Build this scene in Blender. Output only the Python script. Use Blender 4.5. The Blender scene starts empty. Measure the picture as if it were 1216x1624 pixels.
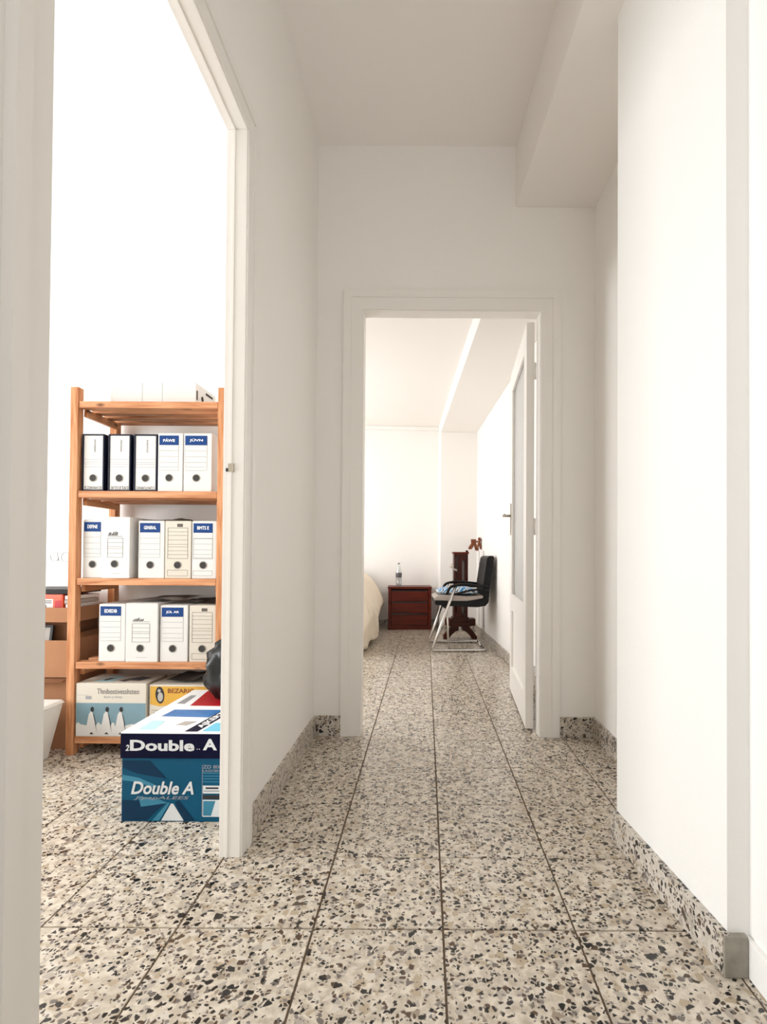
import bpy, bmesh, math, random
from mathutils import Matrix, Vector, noise

S = bpy.context.scene
C = S.collection
R = math.radians
random.seed(7)

# ------------------------------------------------------------------ camera
cam_d = bpy.data.cameras.new('camera')
cam = bpy.data.objects.new('camera', cam_d)
C.objects.link(cam)
cam_d.sensor_fit = 'HORIZONTAL'
cam_d.sensor_width = 36.0
cam_d.lens = 840 / 1216 * 36
cam_d.shift_x = -67 / 1216
cam_d.shift_y = 57 / 1216
cam_d.clip_start = 0.02
cam.matrix_world = (Matrix.Translation((0, 0, 0.95)) @ Matrix.Rotation(R(90.75), 4, 'X')
                    @ Matrix.Rotation(R(0.36), 4, 'Z'))
S.camera = cam

# ------------------------------------------------------------------ world, daylight, exposure
W = bpy.data.worlds.new('daylight_sky')
S.world = W
W.use_nodes = True
W.node_tree.nodes['Background'].inputs[0].default_value = (0.92, 0.96, 1.0, 1)
W.node_tree.nodes['Background'].inputs[1].default_value = 1.5


def daylight(name, loc, size, power, rot, col):
    l = bpy.data.lights.new(name, 'AREA')
    l.shape = 'RECTANGLE'
    l.size, l.size_y = size
    l.energy = power
    l.color = col
    o = bpy.data.objects.new(name, l)
    C.objects.link(o)
    o.location = loc
    o.rotation_euler = rot
    return o


# sky light standing in the storage and bedroom windows; the unseen hall fill is added
daylight('storage_window_daylight', (-3.78, 1.15, 1.30), (1.9, 1.75), 135, (0, R(-90), 0), (0.96, 0.985, 1.0))
daylight('bedroom_window_daylight', (-2.72, 5.10, 1.50), (2.0, 1.8), 92, (0, R(-90), R(3)), (0.97, 0.985, 1.0))
daylight('hall_fill_light', (0.08, -1.93, 1.75), (0.85, 1.25), 12, (R(90), 0, 0), (0.97, 0.985, 1.0))  # fill lamp added behind the camera to brighten the hall

S.view_settings.view_transform = 'Standard'
S.view_settings.look = 'None'
S.view_settings.exposure = -0.17
S.view_settings.gamma = 1.0
S.view_settings.use_curve_mapping = False
S.cycles.max_bounces = 14
S.cycles.diffuse_bounces = 10
S.cycles.glossy_bounces = 4
S.cycles.transparent_max_bounces = 8
S.cycles.sample_clamp_indirect = 8
S.cycles.use_adaptive_sampling = True
S.cycles.adaptive_threshold = 0.02


# ------------------------------------------------------------------ materials
def srgb(r, g, b):
    f = lambda c: (c / 255 / 12.92) if c <= 10 else ((c / 255 + 0.055) / 1.055) ** 2.4
    return (f(r), f(g), f(b), 1)


def new_mat(name):
    m = bpy.data.materials.new(name)
    m.use_nodes = True
    nt = m.node_tree
    return m, nt, nt.nodes['Principled BSDF']


def nd(nt, typ, **kw):
    n = nt.nodes.new(typ)
    for k, v in kw.items():
        setattr(n, k, v)
    return n


def mat(name, col, rough=0.5, metal=0.0, vary=0.0, scale=20.0, bump=0.0, bscale=80.0, spec=0.5):
    m, nt, b = new_mat(name)
    b.inputs['Base Color'].default_value = col
    b.inputs['Roughness'].default_value = rough
    b.inputs['Metallic'].default_value = metal
    b.inputs['Specular IOR Level'].default_value = spec
    tc = nd(nt, 'ShaderNodeTexCoord')
    if vary:
        no = nd(nt, 'ShaderNodeTexNoise')
        no.inputs['Scale'].default_value = scale
        no.inputs['Detail'].default_value = 4
        nt.links.new(tc.outputs['Object'], no.inputs['Vector'])
        mx = nd(nt, 'ShaderNodeMix', data_type='RGBA')
        mx.inputs[6].default_value = tuple(c * (1 - vary) for c in col[:3]) + (1,)
        mx.inputs[7].default_value = tuple(min(1, c * (1 + vary)) for c in col[:3]) + (1,)
        nt.links.new(no.outputs['Fac'], mx.inputs[0])
        nt.links.new(mx.outputs[2], b.inputs['Base Color'])
    if bump:
        n2 = nd(nt, 'ShaderNodeTexNoise')
        n2.inputs['Scale'].default_value = bscale
        n2.inputs['Detail'].default_value = 3
        nt.links.new(tc.outputs['Object'], n2.inputs['Vector'])
        bp = nd(nt, 'ShaderNodeBump')
        bp.inputs['Strength'].default_value = bump
        bp.inputs['Distance'].default_value = 0.004
        nt.links.new(n2.outputs['Fac'], bp.inputs['Height'])
        nt.links.new(bp.outputs['Normal'], b.inputs['Normal'])
    return m


def terrazzo(name, base_a, base_b, rough, dark=0.0, per_object=True):
    """marble chips set in a cream cement: shrunken Voronoi cells, three sizes of chip"""
    m, nt, b = new_mat(name)
    L = nt.links.new
    geo = nd(nt, 'ShaderNodeNewGeometry')
    vec = geo.outputs['Position']
    if per_object:
        oi = nd(nt, 'ShaderNodeObjectInfo')
        mul = nd(nt, 'ShaderNodeMath', operation='MULTIPLY')
        mul.inputs[1].default_value = 37.0
        L(oi.outputs['Random'], mul.inputs[0])
        add = nd(nt, 'ShaderNodeVectorMath', operation='ADD')
        L(vec, add.inputs[0])
        L(mul.outputs[0], add.inputs[1])
        vec = add.outputs[0]
    wob = nd(nt, 'ShaderNodeTexNoise')
    wob.inputs['Scale'].default_value = 60
    wob.inputs['Detail'].default_value = 1
    L(vec, wob.inputs['Vector'])
    sc = nd(nt, 'ShaderNodeVectorMath', operation='SCALE')
    sc.inputs['Scale'].default_value = 0.006
    L(wob.outputs['Color'], sc.inputs[0])
    ad = nd(nt, 'ShaderNodeVectorMath', operation='ADD')
    L(vec, ad.inputs[0])
    L(sc.outputs[0], ad.inputs[1])
    vec = ad.outputs[0]
    ns = nd(nt, 'ShaderNodeTexNoise')
    ns.inputs['Scale'].default_value = 45
    ns.inputs['Detail'].default_value = 5
    L(vec, ns.inputs['Vector'])
    cr = nd(nt, 'ShaderNodeValToRGB')
    cr.color_ramp.elements[0].position = 0.36
    cr.color_ramp.elements[0].color = base_a
    cr.color_ramp.elements[1].position = 0.64
    cr.color_ramp.elements[1].color = base_b
    L(ns.outputs['Fac'], cr.inputs[0])
    col = cr.outputs[0]
    # (cells per metre, share of cells that are chips, edge inset, palette)
    dk = [srgb(26, 24, 23), srgb(46, 42, 40), srgb(82, 64, 50), srgb(112, 104, 98)]
    md = [srgb(42, 38, 36), srgb(84, 72, 62), srgb(128, 120, 116), srgb(150, 136, 120)]
    lt = [srgb(172, 163, 152), srgb(176, 160, 138), srgb(206, 198, 186), srgb(190, 178, 162)]
    for scale, share, inset, pal, off in ((46, 0.40, 0.06, lt, 3.1), (110, 0.30, 0.10, md, 1.7), (40, 0.05, 0.14, md, 9.2),
                                          (62, 0.24 + dark, 0.12, dk, 0.0), (100, 0.16 + dark, 0.11, dk, 5.3)):
        mp = nd(nt, 'ShaderNodeVectorMath', operation='ADD')
        mp.inputs[1].default_value = (off, off * 0.7, off * 1.3)
        L(vec, mp.inputs[0])
        v1 = nd(nt, 'ShaderNodeTexVoronoi', feature='F1')
        v2 = nd(nt, 'ShaderNodeTexVoronoi', feature='DISTANCE_TO_EDGE')
        for v in (v1, v2):
            v.inputs['Scale'].default_value = scale
            L(mp.outputs[0], v.inputs['Vector'])
        sep = nd(nt, 'ShaderNodeSeparateColor')
        L(v1.outputs['Color'], sep.inputs[0])
        lt_ = nd(nt, 'ShaderNodeMath', operation='LESS_THAN')
        lt_.inputs[1].default_value = share
        L(sep.outputs[0], lt_.inputs[0])
        # inset differs by cell, so that chips come in several sizes
        mi = nd(nt, 'ShaderNodeMath', operation='MULTIPLY_ADD')
        mi.inputs[1].default_value = 0.16
        mi.inputs[2].default_value = inset - 0.06
        L(sep.outputs[2], mi.inputs[0])
        sb = nd(nt, 'ShaderNodeMath', operation='SUBTRACT')
        L(v2.outputs['Distance'], sb.inputs[0])
        L(mi.outputs[0], sb.inputs[1])
        gt = nd(nt, 'ShaderNodeMapRange')
        gt.inputs['From Min'].default_value = -0.02
        gt.inputs['From Max'].default_value = 0.06
        L(sb.outputs[0], gt.inputs['Value'])
        mk = nd(nt, 'ShaderNodeMath', operation='MULTIPLY')
        L(lt_.outputs[0], mk.inputs[0])
        L(gt.outputs[0], mk.inputs[1])
        ramp = nd(nt, 'ShaderNodeValToRGB')
        ramp.color_ramp.interpolation = 'CONSTANT'
        e = ramp.color_ramp.elements
        e[0].position, e[0].color = 0.0, pal[0]
        e[1].position, e[1].color = 0.30, pal[1]
        for p, c in ((0.58, pal[2]), (0.80, pal[3])):
            x = e.new(p)
            x.color = c
        L(sep.outputs[1], ramp.inputs[0])
        mx = nd(nt, 'ShaderNodeMix', data_type='RGBA')
        L(mk.outputs[0], mx.inputs[0])
        L(col, mx.inputs[6])
        L(ramp.outputs[0], mx.inputs[7])
        col = mx.outputs[2]
    L(col, b.inputs['Base Color'])
    b.inputs['Roughness'].default_value = rough
    b.inputs['Specular IOR Level'].default_value = 0.45
    return m


def wood(name, a, bcol, rough=0.5, scale=9.0, axis='Z', knots=True):
    m, nt, b = new_mat(name)
    L = nt.links.new
    tc = nd(nt, 'ShaderNodeTexCoord')
    oi = nd(nt, 'ShaderNodeObjectInfo')
    mul = nd(nt, 'ShaderNodeMath', operation='MULTIPLY')
    mul.inputs[1].default_value = 23.0
    L(oi.outputs['Random'], mul.inputs[0])
    add = nd(nt, 'ShaderNodeVectorMath', operation='ADD')
    L(tc.outputs['Object'], add.inputs[0])
    L(mul.outputs[0], add.inputs[1])
    mp = nd(nt, 'ShaderNodeMapping')
    k = {'X': (1.2, 16, 16), 'Y': (16, 1.2, 16), 'Z': (16, 16, 1.2)}[axis]
    mp.inputs['Scale'].default_value = k
    L(add.outputs[0], mp.inputs['Vector'])
    no = nd(nt, 'ShaderNodeTexNoise')
    no.inputs['Scale'].default_value = scale * 0.5
    no.inputs['Detail'].default_value = 5
    no.inputs['Distortion'].default_value = 0.6
    L(mp.outputs[0], no.inputs['Vector'])
    cr = nd(nt, 'ShaderNodeValToRGB')
    cr.color_ramp.elements[0].position = 0.32
    cr.color_ramp.elements[0].color = bcol
    cr.color_ramp.elements[1].position = 0.62
    cr.color_ramp.elements[1].color = a
    L(no.outputs['Fac'], cr.inputs[0])
    col = cr.outputs[0]
    if knots:
        mk = nd(nt, 'ShaderNodeMapping')
        kk = {'X': (0.45, 1, 1), 'Y': (1, 0.45, 1), 'Z': (1, 1, 0.45)}[axis]
        mk.inputs['Scale'].default_value = kk
        L(add.outputs[0], mk.inputs['Vector'])
        v = nd(nt, 'ShaderNodeTexVoronoi', feature='F1')
        v.inputs['Scale'].default_value = 9
        L(mk.outputs[0], v.inputs['Vector'])
        rr = nd(nt, 'ShaderNodeValToRGB')
        rr.color_ramp.elements[0].position = 0.06
        rr.color_ramp.elements[0].color = (1, 1, 1, 1)
        rr.color_ramp.elements[1].position = 0.13
        rr.color_ramp.elements[1].color = (0, 0, 0, 1)
        L(v.outputs['Distance'], rr.inputs[0])
        mx = nd(nt, 'ShaderNodeMix', data_type='RGBA')
        mx.inputs[7].default_value = tuple(c * 0.22 for c in bcol[:3]) + (1,)
        L(rr.outputs[0], mx.inputs[0])
        L(col, mx.inputs[6])
        col = mx.outputs[2]
    L(col, b.inputs['Base Color'])
    b.inputs['Roughness'].default_value = rough
    b.inputs['Specular IOR Level'].default_value = 0.25
    return m


def glass(name, clear=0.85, tint=(1, 1, 1, 1), rough=0.02, frost=None):
    m = bpy.data.materials.new(name)
    m.use_nodes = True
    nt = m.node_tree
    nt.nodes.remove(nt.nodes['Principled BSDF'])
    tr = nd(nt, 'ShaderNodeBsdfTransparent')
    tr.inputs[0].default_value = tint
    gl = nd(nt, 'ShaderNodeBsdfGlossy') if frost is None else nd(nt, 'ShaderNodeBsdfTranslucent')
    if frost is None:
        gl.inputs['Roughness'].default_value = rough
    else:
        gl.inputs[0].default_value = frost
    mx = nd(nt, 'ShaderNodeMixShader')
    mx.inputs[0].default_value = 1 - clear
    nt.links.new(tr.outputs[0], mx.inputs[1])
    nt.links.new(gl.outputs[0], mx.inputs[2])
    nt.links.new(mx.outputs[0], nt.nodes['Material Output'].inputs[0])
    return m


M = {}
M['wall'] = mat('wall_paint', (0.87, 0.85, 0.82, 1), 0.75, bump=0.10, bscale=120, vary=0.012, scale=3)
M['wall_white'] = mat('bright_white_paint', (0.88, 0.87, 0.85, 1), 0.7, bump=0.10, bscale=120)
M['ceil'] = mat('ceiling_paint', (0.87, 0.84, 0.815, 1), 0.85, bump=0.06, bscale=90)
M['trim'] = mat('gloss_trim_paint', (0.85, 0.825, 0.79, 1), 0.38, bump=0.03, bscale=60)
M['room'] = mat('bedroom_paint', (0.83, 0.805, 0.775, 1), 0.8, bump=0.06, bscale=100)
M['tile'] = terrazzo('terrazzo', srgb(178, 166, 150), srgb(216, 206, 191), 0.22)
M['skirt'] = terrazzo('terrazzo_skirting', srgb(190, 182, 170), srgb(208, 200, 190), 0.35, dark=0.04)
M['grout'] = mat('tile_grout', srgb(98, 82, 66), 0.9, vary=0.2, scale=12)
M['marble'] = mat('grey_marble', srgb(146, 141, 130), 0.5, vary=0.40, scale=34)
M['pine'] = wood('pine_upright', srgb(206, 150, 108), srgb(168, 106, 66), 0.55, 7, 'Z')
M['pine_x'] = wood('pine_slat', srgb(206, 150, 110), srgb(162, 102, 64), 0.55, 7, 'X')
M['pine_y'] = wood('pine_rail', srgb(204, 150, 108), srgb(166, 106, 66), 0.55, 7, 'Y')
M['mahogany'] = wood('mahogany', srgb(98, 30, 9), srgb(72, 18, 5), 0.36, 5, 'X', knots=False)
M['mahogany_dark'] = wood('dark_mahogany', srgb(70, 25, 13), srgb(42, 13, 7), 0.3, 5, 'Z', knots=False)
M['hook_wood'] = wood('brown_hook_wood', srgb(140, 84, 54), srgb(96, 52, 32), 0.45, 6, 'Z', knots=False)
M['card_white'] = mat('white_card', srgb(212, 210, 207), 0.65, vary=0.02, scale=8)
M['card_cream'] = mat('cream_card', srgb(204, 197, 184), 0.7, vary=0.03, scale=8)
M['card_brown'] = mat('brown_cardboard', srgb(160, 114, 80), 0.85, vary=0.08, scale=14, bump=0.05)
M['card_dark'] = mat('dark_cardboard', srgb(118, 78, 50), 0.85, vary=0.1, scale=14)
M['navy'] = mat('navy_board', srgb(26, 30, 48), 0.5, vary=0.1, spec=0.25)
M['blue_label'] = mat('blue_label_print', srgb(22, 60, 118), 0.5, spec=0.2)
M['ink'] = mat('black_ink', srgb(34, 32, 34), 0.6)
M['ink_grey'] = mat('grey_ink', srgb(86, 84, 86), 0.6)
M['ink_light'] = mat('light_grey_ink', srgb(150, 150, 154), 0.6)
M['ink_white'] = mat('white_ink', srgb(240, 240, 238), 0.55)
M['ink_silver'] = mat('silver_ink', srgb(206, 210, 212), 0.5)
M['hole'] = mat('finger_hole_dark', srgb(44, 40, 38), 0.7)  # shade of holes and slots painted flat; also the lid tape
M['ring'] = mat('finger_ring_metal', srgb(150, 146, 140), 0.35, metal=0.7)
M['teal'] = mat('teal_carton_print', srgb(6, 76, 106), 0.45, vary=0.16, scale=7, spec=0.2)
M['teal_dark'] = mat('deep_teal_print', srgb(4, 46, 74), 0.45, spec=0.2)
M['teal_light'] = mat('pale_teal_print', srgb(48, 122, 150), 0.4, vary=0.2, scale=16)
M['navy_lid'] = mat('navy_lid_print', srgb(6, 8, 40), 0.45, spec=0.12)
M['lid_white'] = mat('lid_white_print', srgb(244, 246, 248), 0.4)
M['sky_blue'] = mat('sky_blue_print', srgb(118, 196, 222), 0.4)
M['pale_blue'] = mat('pale_blue_print', srgb(180, 218, 226), 0.45)
M['mid_blue'] = mat('mid_blue_print', srgb(62, 116, 176), 0.4, vary=0.35, scale=22)
M['red_print'] = mat('red_print', srgb(176, 24, 34), 0.45)
M['ice_blue'] = mat('ice_sea_print', srgb(116, 146, 158), 0.55, vary=0.10, scale=9)
M['yellow'] = mat('yellow_print', srgb(204, 156, 58), 0.55, vary=0.06)
M['orange_bird'] = mat('orange_red_plastic', srgb(232, 92, 62), 0.4, vary=0.1, scale=18)
M['bag'] = mat('black_plastic_bag', srgb(12, 14, 12), 0.36, vary=0.2, scale=20, bump=0.3, bscale=40)
M['bin'] = mat('white_bin_plastic', srgb(232, 230, 224), 0.4)
M['black_plastic'] = mat('black_plastic', srgb(14, 12, 12), 0.45, spec=0.25)
M['leather'] = mat('black_leatherette', srgb(14, 13, 14), 0.45, bump=0.15, bscale=220, spec=0.22)
M['grey_pad'] = mat('grey_seat_cover', srgb(172, 162, 154), 0.8, bump=0.2, bscale=300)
M['chrome'] = mat('chrome_tube', srgb(205, 202, 198), 0.16, metal=1.0)
M['nickel'] = mat('satin_nickel', srgb(170, 162, 148), 0.32, metal=1.0)
M['duvet'] = mat('cream_duvet', srgb(228, 216, 198), 0.9, bump=0.12, bscale=35)
M['mattress'] = mat('mattress_ticking', srgb(224, 214, 198), 0.9)
M['bed_base'] = mat('dark_bed_base', srgb(40, 28, 24), 0.7)
M['paper'] = mat('grey_paper', srgb(168, 162, 156), 0.8, vary=0.18, scale=12)
M['paper_dark'] = mat('dark_grey_paper', srgb(92, 84, 78), 0.75, vary=0.3, scale=14)
M['water'] = glass('clear_plastic', 0.72, (0.93, 0.95, 0.96, 1), 0.05)
M['window_glass'] = glass('window_glass', 0.93)
M['frosted'] = glass('frosted_glass', 0.35, (0.96, 0.97, 0.98, 1), frost=(0.95, 0.96, 0.97, 1))
M['pencil'] = mat('pencil_mark', srgb(150, 150, 152), 0.9)
M['dark_patch'] = mat('gap_and_opening_shade', srgb(34, 22, 18), 0.2)  # near-black painted for shade in the drawer gaps and pedestal opening
M['pale_strip'] = mat('pale_slot_light_and_ornament', srgb(214, 202, 190), 0.35)  # pale tone for light painted in the pedestal slots, and its ornament


def stripes(name):
    m, nt, b = new_mat(name)
    L = nt.links.new
    tc = nd(nt, 'ShaderNodeTexCoord')
    mp = nd(nt, 'ShaderNodeMapping')
    mp.inputs['Rotation'].default_value = (0, 0, 0.5)
    L(tc.outputs['Object'], mp.inputs['Vector'])
    w = nd(nt, 'ShaderNodeTexWave')
    w.inputs['Scale'].default_value = 4.6
    w.inputs['Distortion'].default_value = 4.0
    w.inputs['Detail Scale'].default_value = 3
    L(mp.outputs[0], w.inputs['Vector'])
    cr = nd(nt, 'ShaderNodeValToRGB')
    cr.color_ramp.interpolation = 'CONSTANT'
    e = cr.color_ramp.elements
    e[0].position, e[0].color = 0, srgb(52, 122, 172)
    e[1].position, e[1].color = 0.30, srgb(226, 230, 232)
    for p, c in ((0.55, srgb(130, 186, 208)), (0.68, srgb(235, 236, 236)), (0.88, srgb(64, 84, 108))):
        e.new(p).color = c
    L(w.outputs['Fac'], cr.inputs[0])
    L(cr.outputs[0], b.inputs['Base Color'])
    b.inputs['Roughness'].default_value = 0.9
    return m


M['cushion'] = stripes('blue_white_fabric')


# ------------------------------------------------------------------ builders
def link(name, me, m, parent=None, loc=None, rotz=0.0):
    o = bpy.data.objects.new(name, me)
    C.objects.link(o)
    if m is not None and len(me.materials) == 0:
        me.materials.append(M[m])
    if parent is not None:
        o.parent = parent
    if loc:
        o.location = loc
    o.rotation_euler.z = rotz
    return o


def tag(o, label, cat, group=None):
    o['label'] = label
    o['category'] = cat
    if group:
        o['group'] = group
    return o


def thing(name, label, cat, loc=(0, 0, 0), rotz=0.0, group=None):
    o = bpy.data.objects.new(name, None)
    C.objects.link(o)
    o.empty_display_size = 0.05
    o.location = loc
    o.rotation_euler.z = rotz
    return tag(o, label, cat, group)


def bm_box(bm, x0, x1, y0, y1, z0, z1):
    vs = [bm.verts.new(p) for p in ((x0, y0, z0), (x1, y0, z0), (x1, y1, z0), (x0, y1, z0),
                                    (x0, y0, z1), (x1, y0, z1), (x1, y1, z1), (x0, y1, z1))]
    for f in ((0, 3, 2, 1), (4, 5, 6, 7), (0, 1, 5, 4), (1, 2, 6, 5), (2, 3, 7, 6), (3, 0, 4, 7)):
        bm.faces.new([vs[i] for i in f])
    return vs


def finish(bm, name, bevel=0.0, seg=2, smooth=False):
    if bevel:
        bmesh.ops.bevel(bm, geom=list(bm.edges), offset=bevel, segments=seg, profile=0.7, affect='EDGES',
                        clamp_overlap=True)
    bmesh.ops.recalc_face_normals(bm, faces=bm.faces)
    me = bpy.data.meshes.new(name)
    bm.to_mesh(me)
    bm.free()
    if smooth:
        for p in me.polygons:
            p.use_smooth = True
    return me


def boxes(name, lst, m, parent=None, bevel=0.0, loc=None, rotz=0.0, seg=2):
    bm = bmesh.new()
    for b in lst:
        bm_box(bm, *b)
    return link(name, finish(bm, name, bevel, seg), m, parent, loc, rotz)


def box(name, b, m, parent=None, bevel=0.0, loc=None, rotz=0.0, seg=2):
    return boxes(name, [b], m, parent, bevel, loc, rotz, seg)


def prism_mesh(name, pts, z0, z1, bevel=0.0):
    bm = bmesh.new()
    a = [bm.verts.new((x, y, z0)) for x, y in pts]
    b = [bm.verts.new((x, y, z1)) for x, y in pts]
    bm.faces.new(a)
    bm.faces.new(b)
    n = len(pts)
    for i in range(n):
        bm.faces.new((a[i], a[(i + 1) % n], b[(i + 1) % n], b[i]))
    return finish(bm, name, bevel)


def prism(name, pts, z0, z1, m, parent=None, bevel=0.0, loc=None, rotz=0.0):
    return link(name, prism_mesh(name, pts, z0, z1, bevel), m, parent, loc, rotz)


def prism_xz(name, pts, y0, y1, m, parent=None, bevel=0.0):
    """outline in x,z given a thickness in y"""
    bm = bmesh.new()
    a = [bm.verts.new((x, y0, z)) for x, z in pts]
    b = [bm.verts.new((x, y1, z)) for x, z in pts]
    bm.faces.new(a)
    bm.faces.new(b)
    n = len(pts)
    for i in range(n):
        bm.faces.new((a[i], a[(i + 1) % n], b[(i + 1) % n], b[i]))
    return link(name, finish(bm, name, bevel), m, parent)


def prints(name, polys, y, m, parent):
    """flat print on a front: outlines in x,z, 0.4 mm proud of the card"""
    bm = bmesh.new()
    for pts in polys:
        f = bm.faces.new([bm.verts.new((x, y, z)) for x, z in pts])
    bmesh.ops.recalc_face_normals(bm, faces=bm.faces)
    me = bpy.data.meshes.new(name)
    for f in bm.faces:
        if f.normal.y > 0:
            f.normal_flip()
    bm.to_mesh(me)
    bm.free()
    return link(name, me, m, parent)


def prints_top(name, polys, z, m, parent):
    bm = bmesh.new()
    for pts in polys:
        f = bm.faces.new([bm.verts.new((x, y, z)) for x, y in pts])
    bmesh.ops.recalc_face_normals(bm, faces=bm.faces)
    for f in bm.faces:
        if f.normal.z < 0:
            f.normal_flip()
    me = bpy.data.meshes.new(name)
    bm.to_mesh(me)
    bm.free()
    return link(name, me, m, parent)


def rect(x0, x1, z0, z1):
    return [(x0, z0), (x1, z0), (x1, z1), (x0, z1)]


def rect_frame(x0, x1, z0, z1, t):
    return [rect(x0, x1, z0, z0 + t), rect(x0, x1, z1 - t, z1), rect(x0, x0 + t, z0 + t, z1 - t),
            rect(x1 - t, x1, z0 + t, z1 - t)]


def oval(cx, cz, rx, rz, n=18, rot=0.0):
    out = []
    for i in range(n):
        a = 2 * math.pi * i / n
        x, z = rx * math.cos(a), rz * math.sin(a)
        out.append((cx + x * math.cos(rot) - z * math.sin(rot), cz + x * math.sin(rot) + z * math.cos(rot)))
    return out


_txt = {}


def text(name, s, x0, x1, z0, z1, y, m, parent, bold=0.0, shear=0.0, spin=0.0, plane='front'):
    """lettering as a flat mesh fitted into the given rectangle; spin turns it in its own plane"""
    key = (s, bold, shear)
    if key not in _txt:
        cu = bpy.data.curves.new('lettering', 'FONT')
        cu.body = s
        cu.offset = bold
        cu.shear = shear
        cu.resolution_u = 3
        ob = bpy.data.objects.new('lettering', cu)
        C.objects.link(ob)
        dg = bpy.context.evaluated_depsgraph_get()
        me = bpy.data.meshes.new_from_object(ob.evaluated_get(dg))
        _txt[key] = [v.co.copy() for v in me.vertices], [tuple(p.vertices) for p in me.polygons]
        bpy.data.objects.remove(ob)
        bpy.data.curves.remove(cu)
        bpy.data.meshes.remove(me)
    vs, fs = _txt[key]
    q = []
    for v in vs:
        q.append((v.x * math.cos(spin) - v.y * math.sin(spin), v.x * math.sin(spin) + v.y * math.cos(spin)))
    ax, bx = min(p[0] for p in q), max(p[0] for p in q)
    az, bz = min(p[1] for p in q), max(p[1] for p in q)
    pts = []
    for a, b in q:
        u = x0 + (a - ax) / (bx - ax) * (x1 - x0)
        w = z0 + (b - az) / (bz - az) * (z1 - z0)
        pts.append((u, y, w) if plane == 'front' else (u, w, y))
    me = bpy.data.meshes.new(name)
    me.from_pydata(pts, [], fs)
    return link(name, me, m, parent)


def tube_mesh(name, pts, r, n=10, closed=False, caps=True):
    """round tube along a polyline, mitred by parallel transport"""
    pts = [Vector(p) for p in pts]
    rr = r if isinstance(r, (list, tuple)) else [r] * len(pts)
    bm = bmesh.new()
    N = len(pts)
    tang = []
    for i in range(N):
        a = pts[i - 1] if (i > 0 or closed) else pts[i]
        b = pts[(i + 1) % N] if (i < N - 1 or closed) else pts[i]
        tang.append((b - a).normalized())
    up = Vector((0, 0, 1)) if abs(tang[0].z) < 0.9 else Vector((1, 0, 0))
    nrm = tang[0].cross(up).normalized()
    rings = []
    for i in range(N):
        if i:
            nrm = (nrm - tang[i] * nrm.dot(tang[i])).normalized()
        bi = tang[i].cross(nrm)
        rings.append([bm.verts.new(pts[i] + (nrm * math.cos(2 * math.pi * k / n) + bi * math.sin(2 * math.pi * k / n)) * rr[i])
                      for k in range(n)])
    for i in range(N if closed else N - 1):
        a, b = rings[i], rings[(i + 1) % N]
        for k in range(n):
            bm.faces.new((a[k], a[(k + 1) % n], b[(k + 1) % n], b[k]))
    if caps and not closed:
        bm.faces.new(rings[0])
        bm.faces.new(rings[-1])
    me = finish(bm, name)
    for p in me.polygons:
        p.use_smooth = len(p.vertices) == 4
    return me


def tube(name, pts, r, m, parent=None, n=10, closed=False):
    return link(name, tube_mesh(name, pts, r, n, closed), m, parent)


def fillet(pts, rad, n=5):
    """round the corners of a polyline"""
    pts = [Vector(p) for p in pts]
    out = [pts[0]]
    for i in range(1, len(pts) - 1):
        a, b, c = pts[i - 1], pts[i], pts[i + 1]
        ra = min(rad, (a - b).length * 0.48, (c - b).length * 0.48)
        p, q = b + (a - b).normalized() * ra, b + (c - b).normalized() * ra
        for k in range(n + 1):
            t = k / n
            out.append(p * (1 - t) ** 2 + b * 2 * t * (1 - t) + q * t * t)
    out.append(pts[-1])
    return out


def lathe(name, prof, m, parent=None, n=24, loc=None, smooth=True):
    bm = bmesh.new()
    rings = []
    for r, z in prof:
        if r < 1e-5:
            rings.append([bm.verts.new((0, 0, z))])
        else:
            rings.append([bm.verts.new((r * math.cos(2 * math.pi * k / n), r * math.sin(2 * math.pi * k / n), z)) for k in range(n)])
    for a, b in zip(rings, rings[1:]):
        for k in range(n):
            k2 = (k + 1) % n
            if len(a) == 1 and len(b) == 1:
                continue
            if len(a) == 1:
                bm.faces.new((a[0], b[k2], b[k]))
            elif len(b) == 1:
                bm.faces.new((a[k], a[k2], b[0]))
            else:
                bm.faces.new((a[k], a[k2], b[k2], b[k]))
    return link(name, finish(bm, name, smooth=smooth), m, parent, loc)


def structure(o):
    o['kind'] = 'structure'
    return o


# ------------------------------------------------------------------ the setting: levels
XL = -0.582      # hall face of the left partition
YF = 2.79        # hall face of the end wall
HC = 3.125       # hall ceiling

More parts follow.
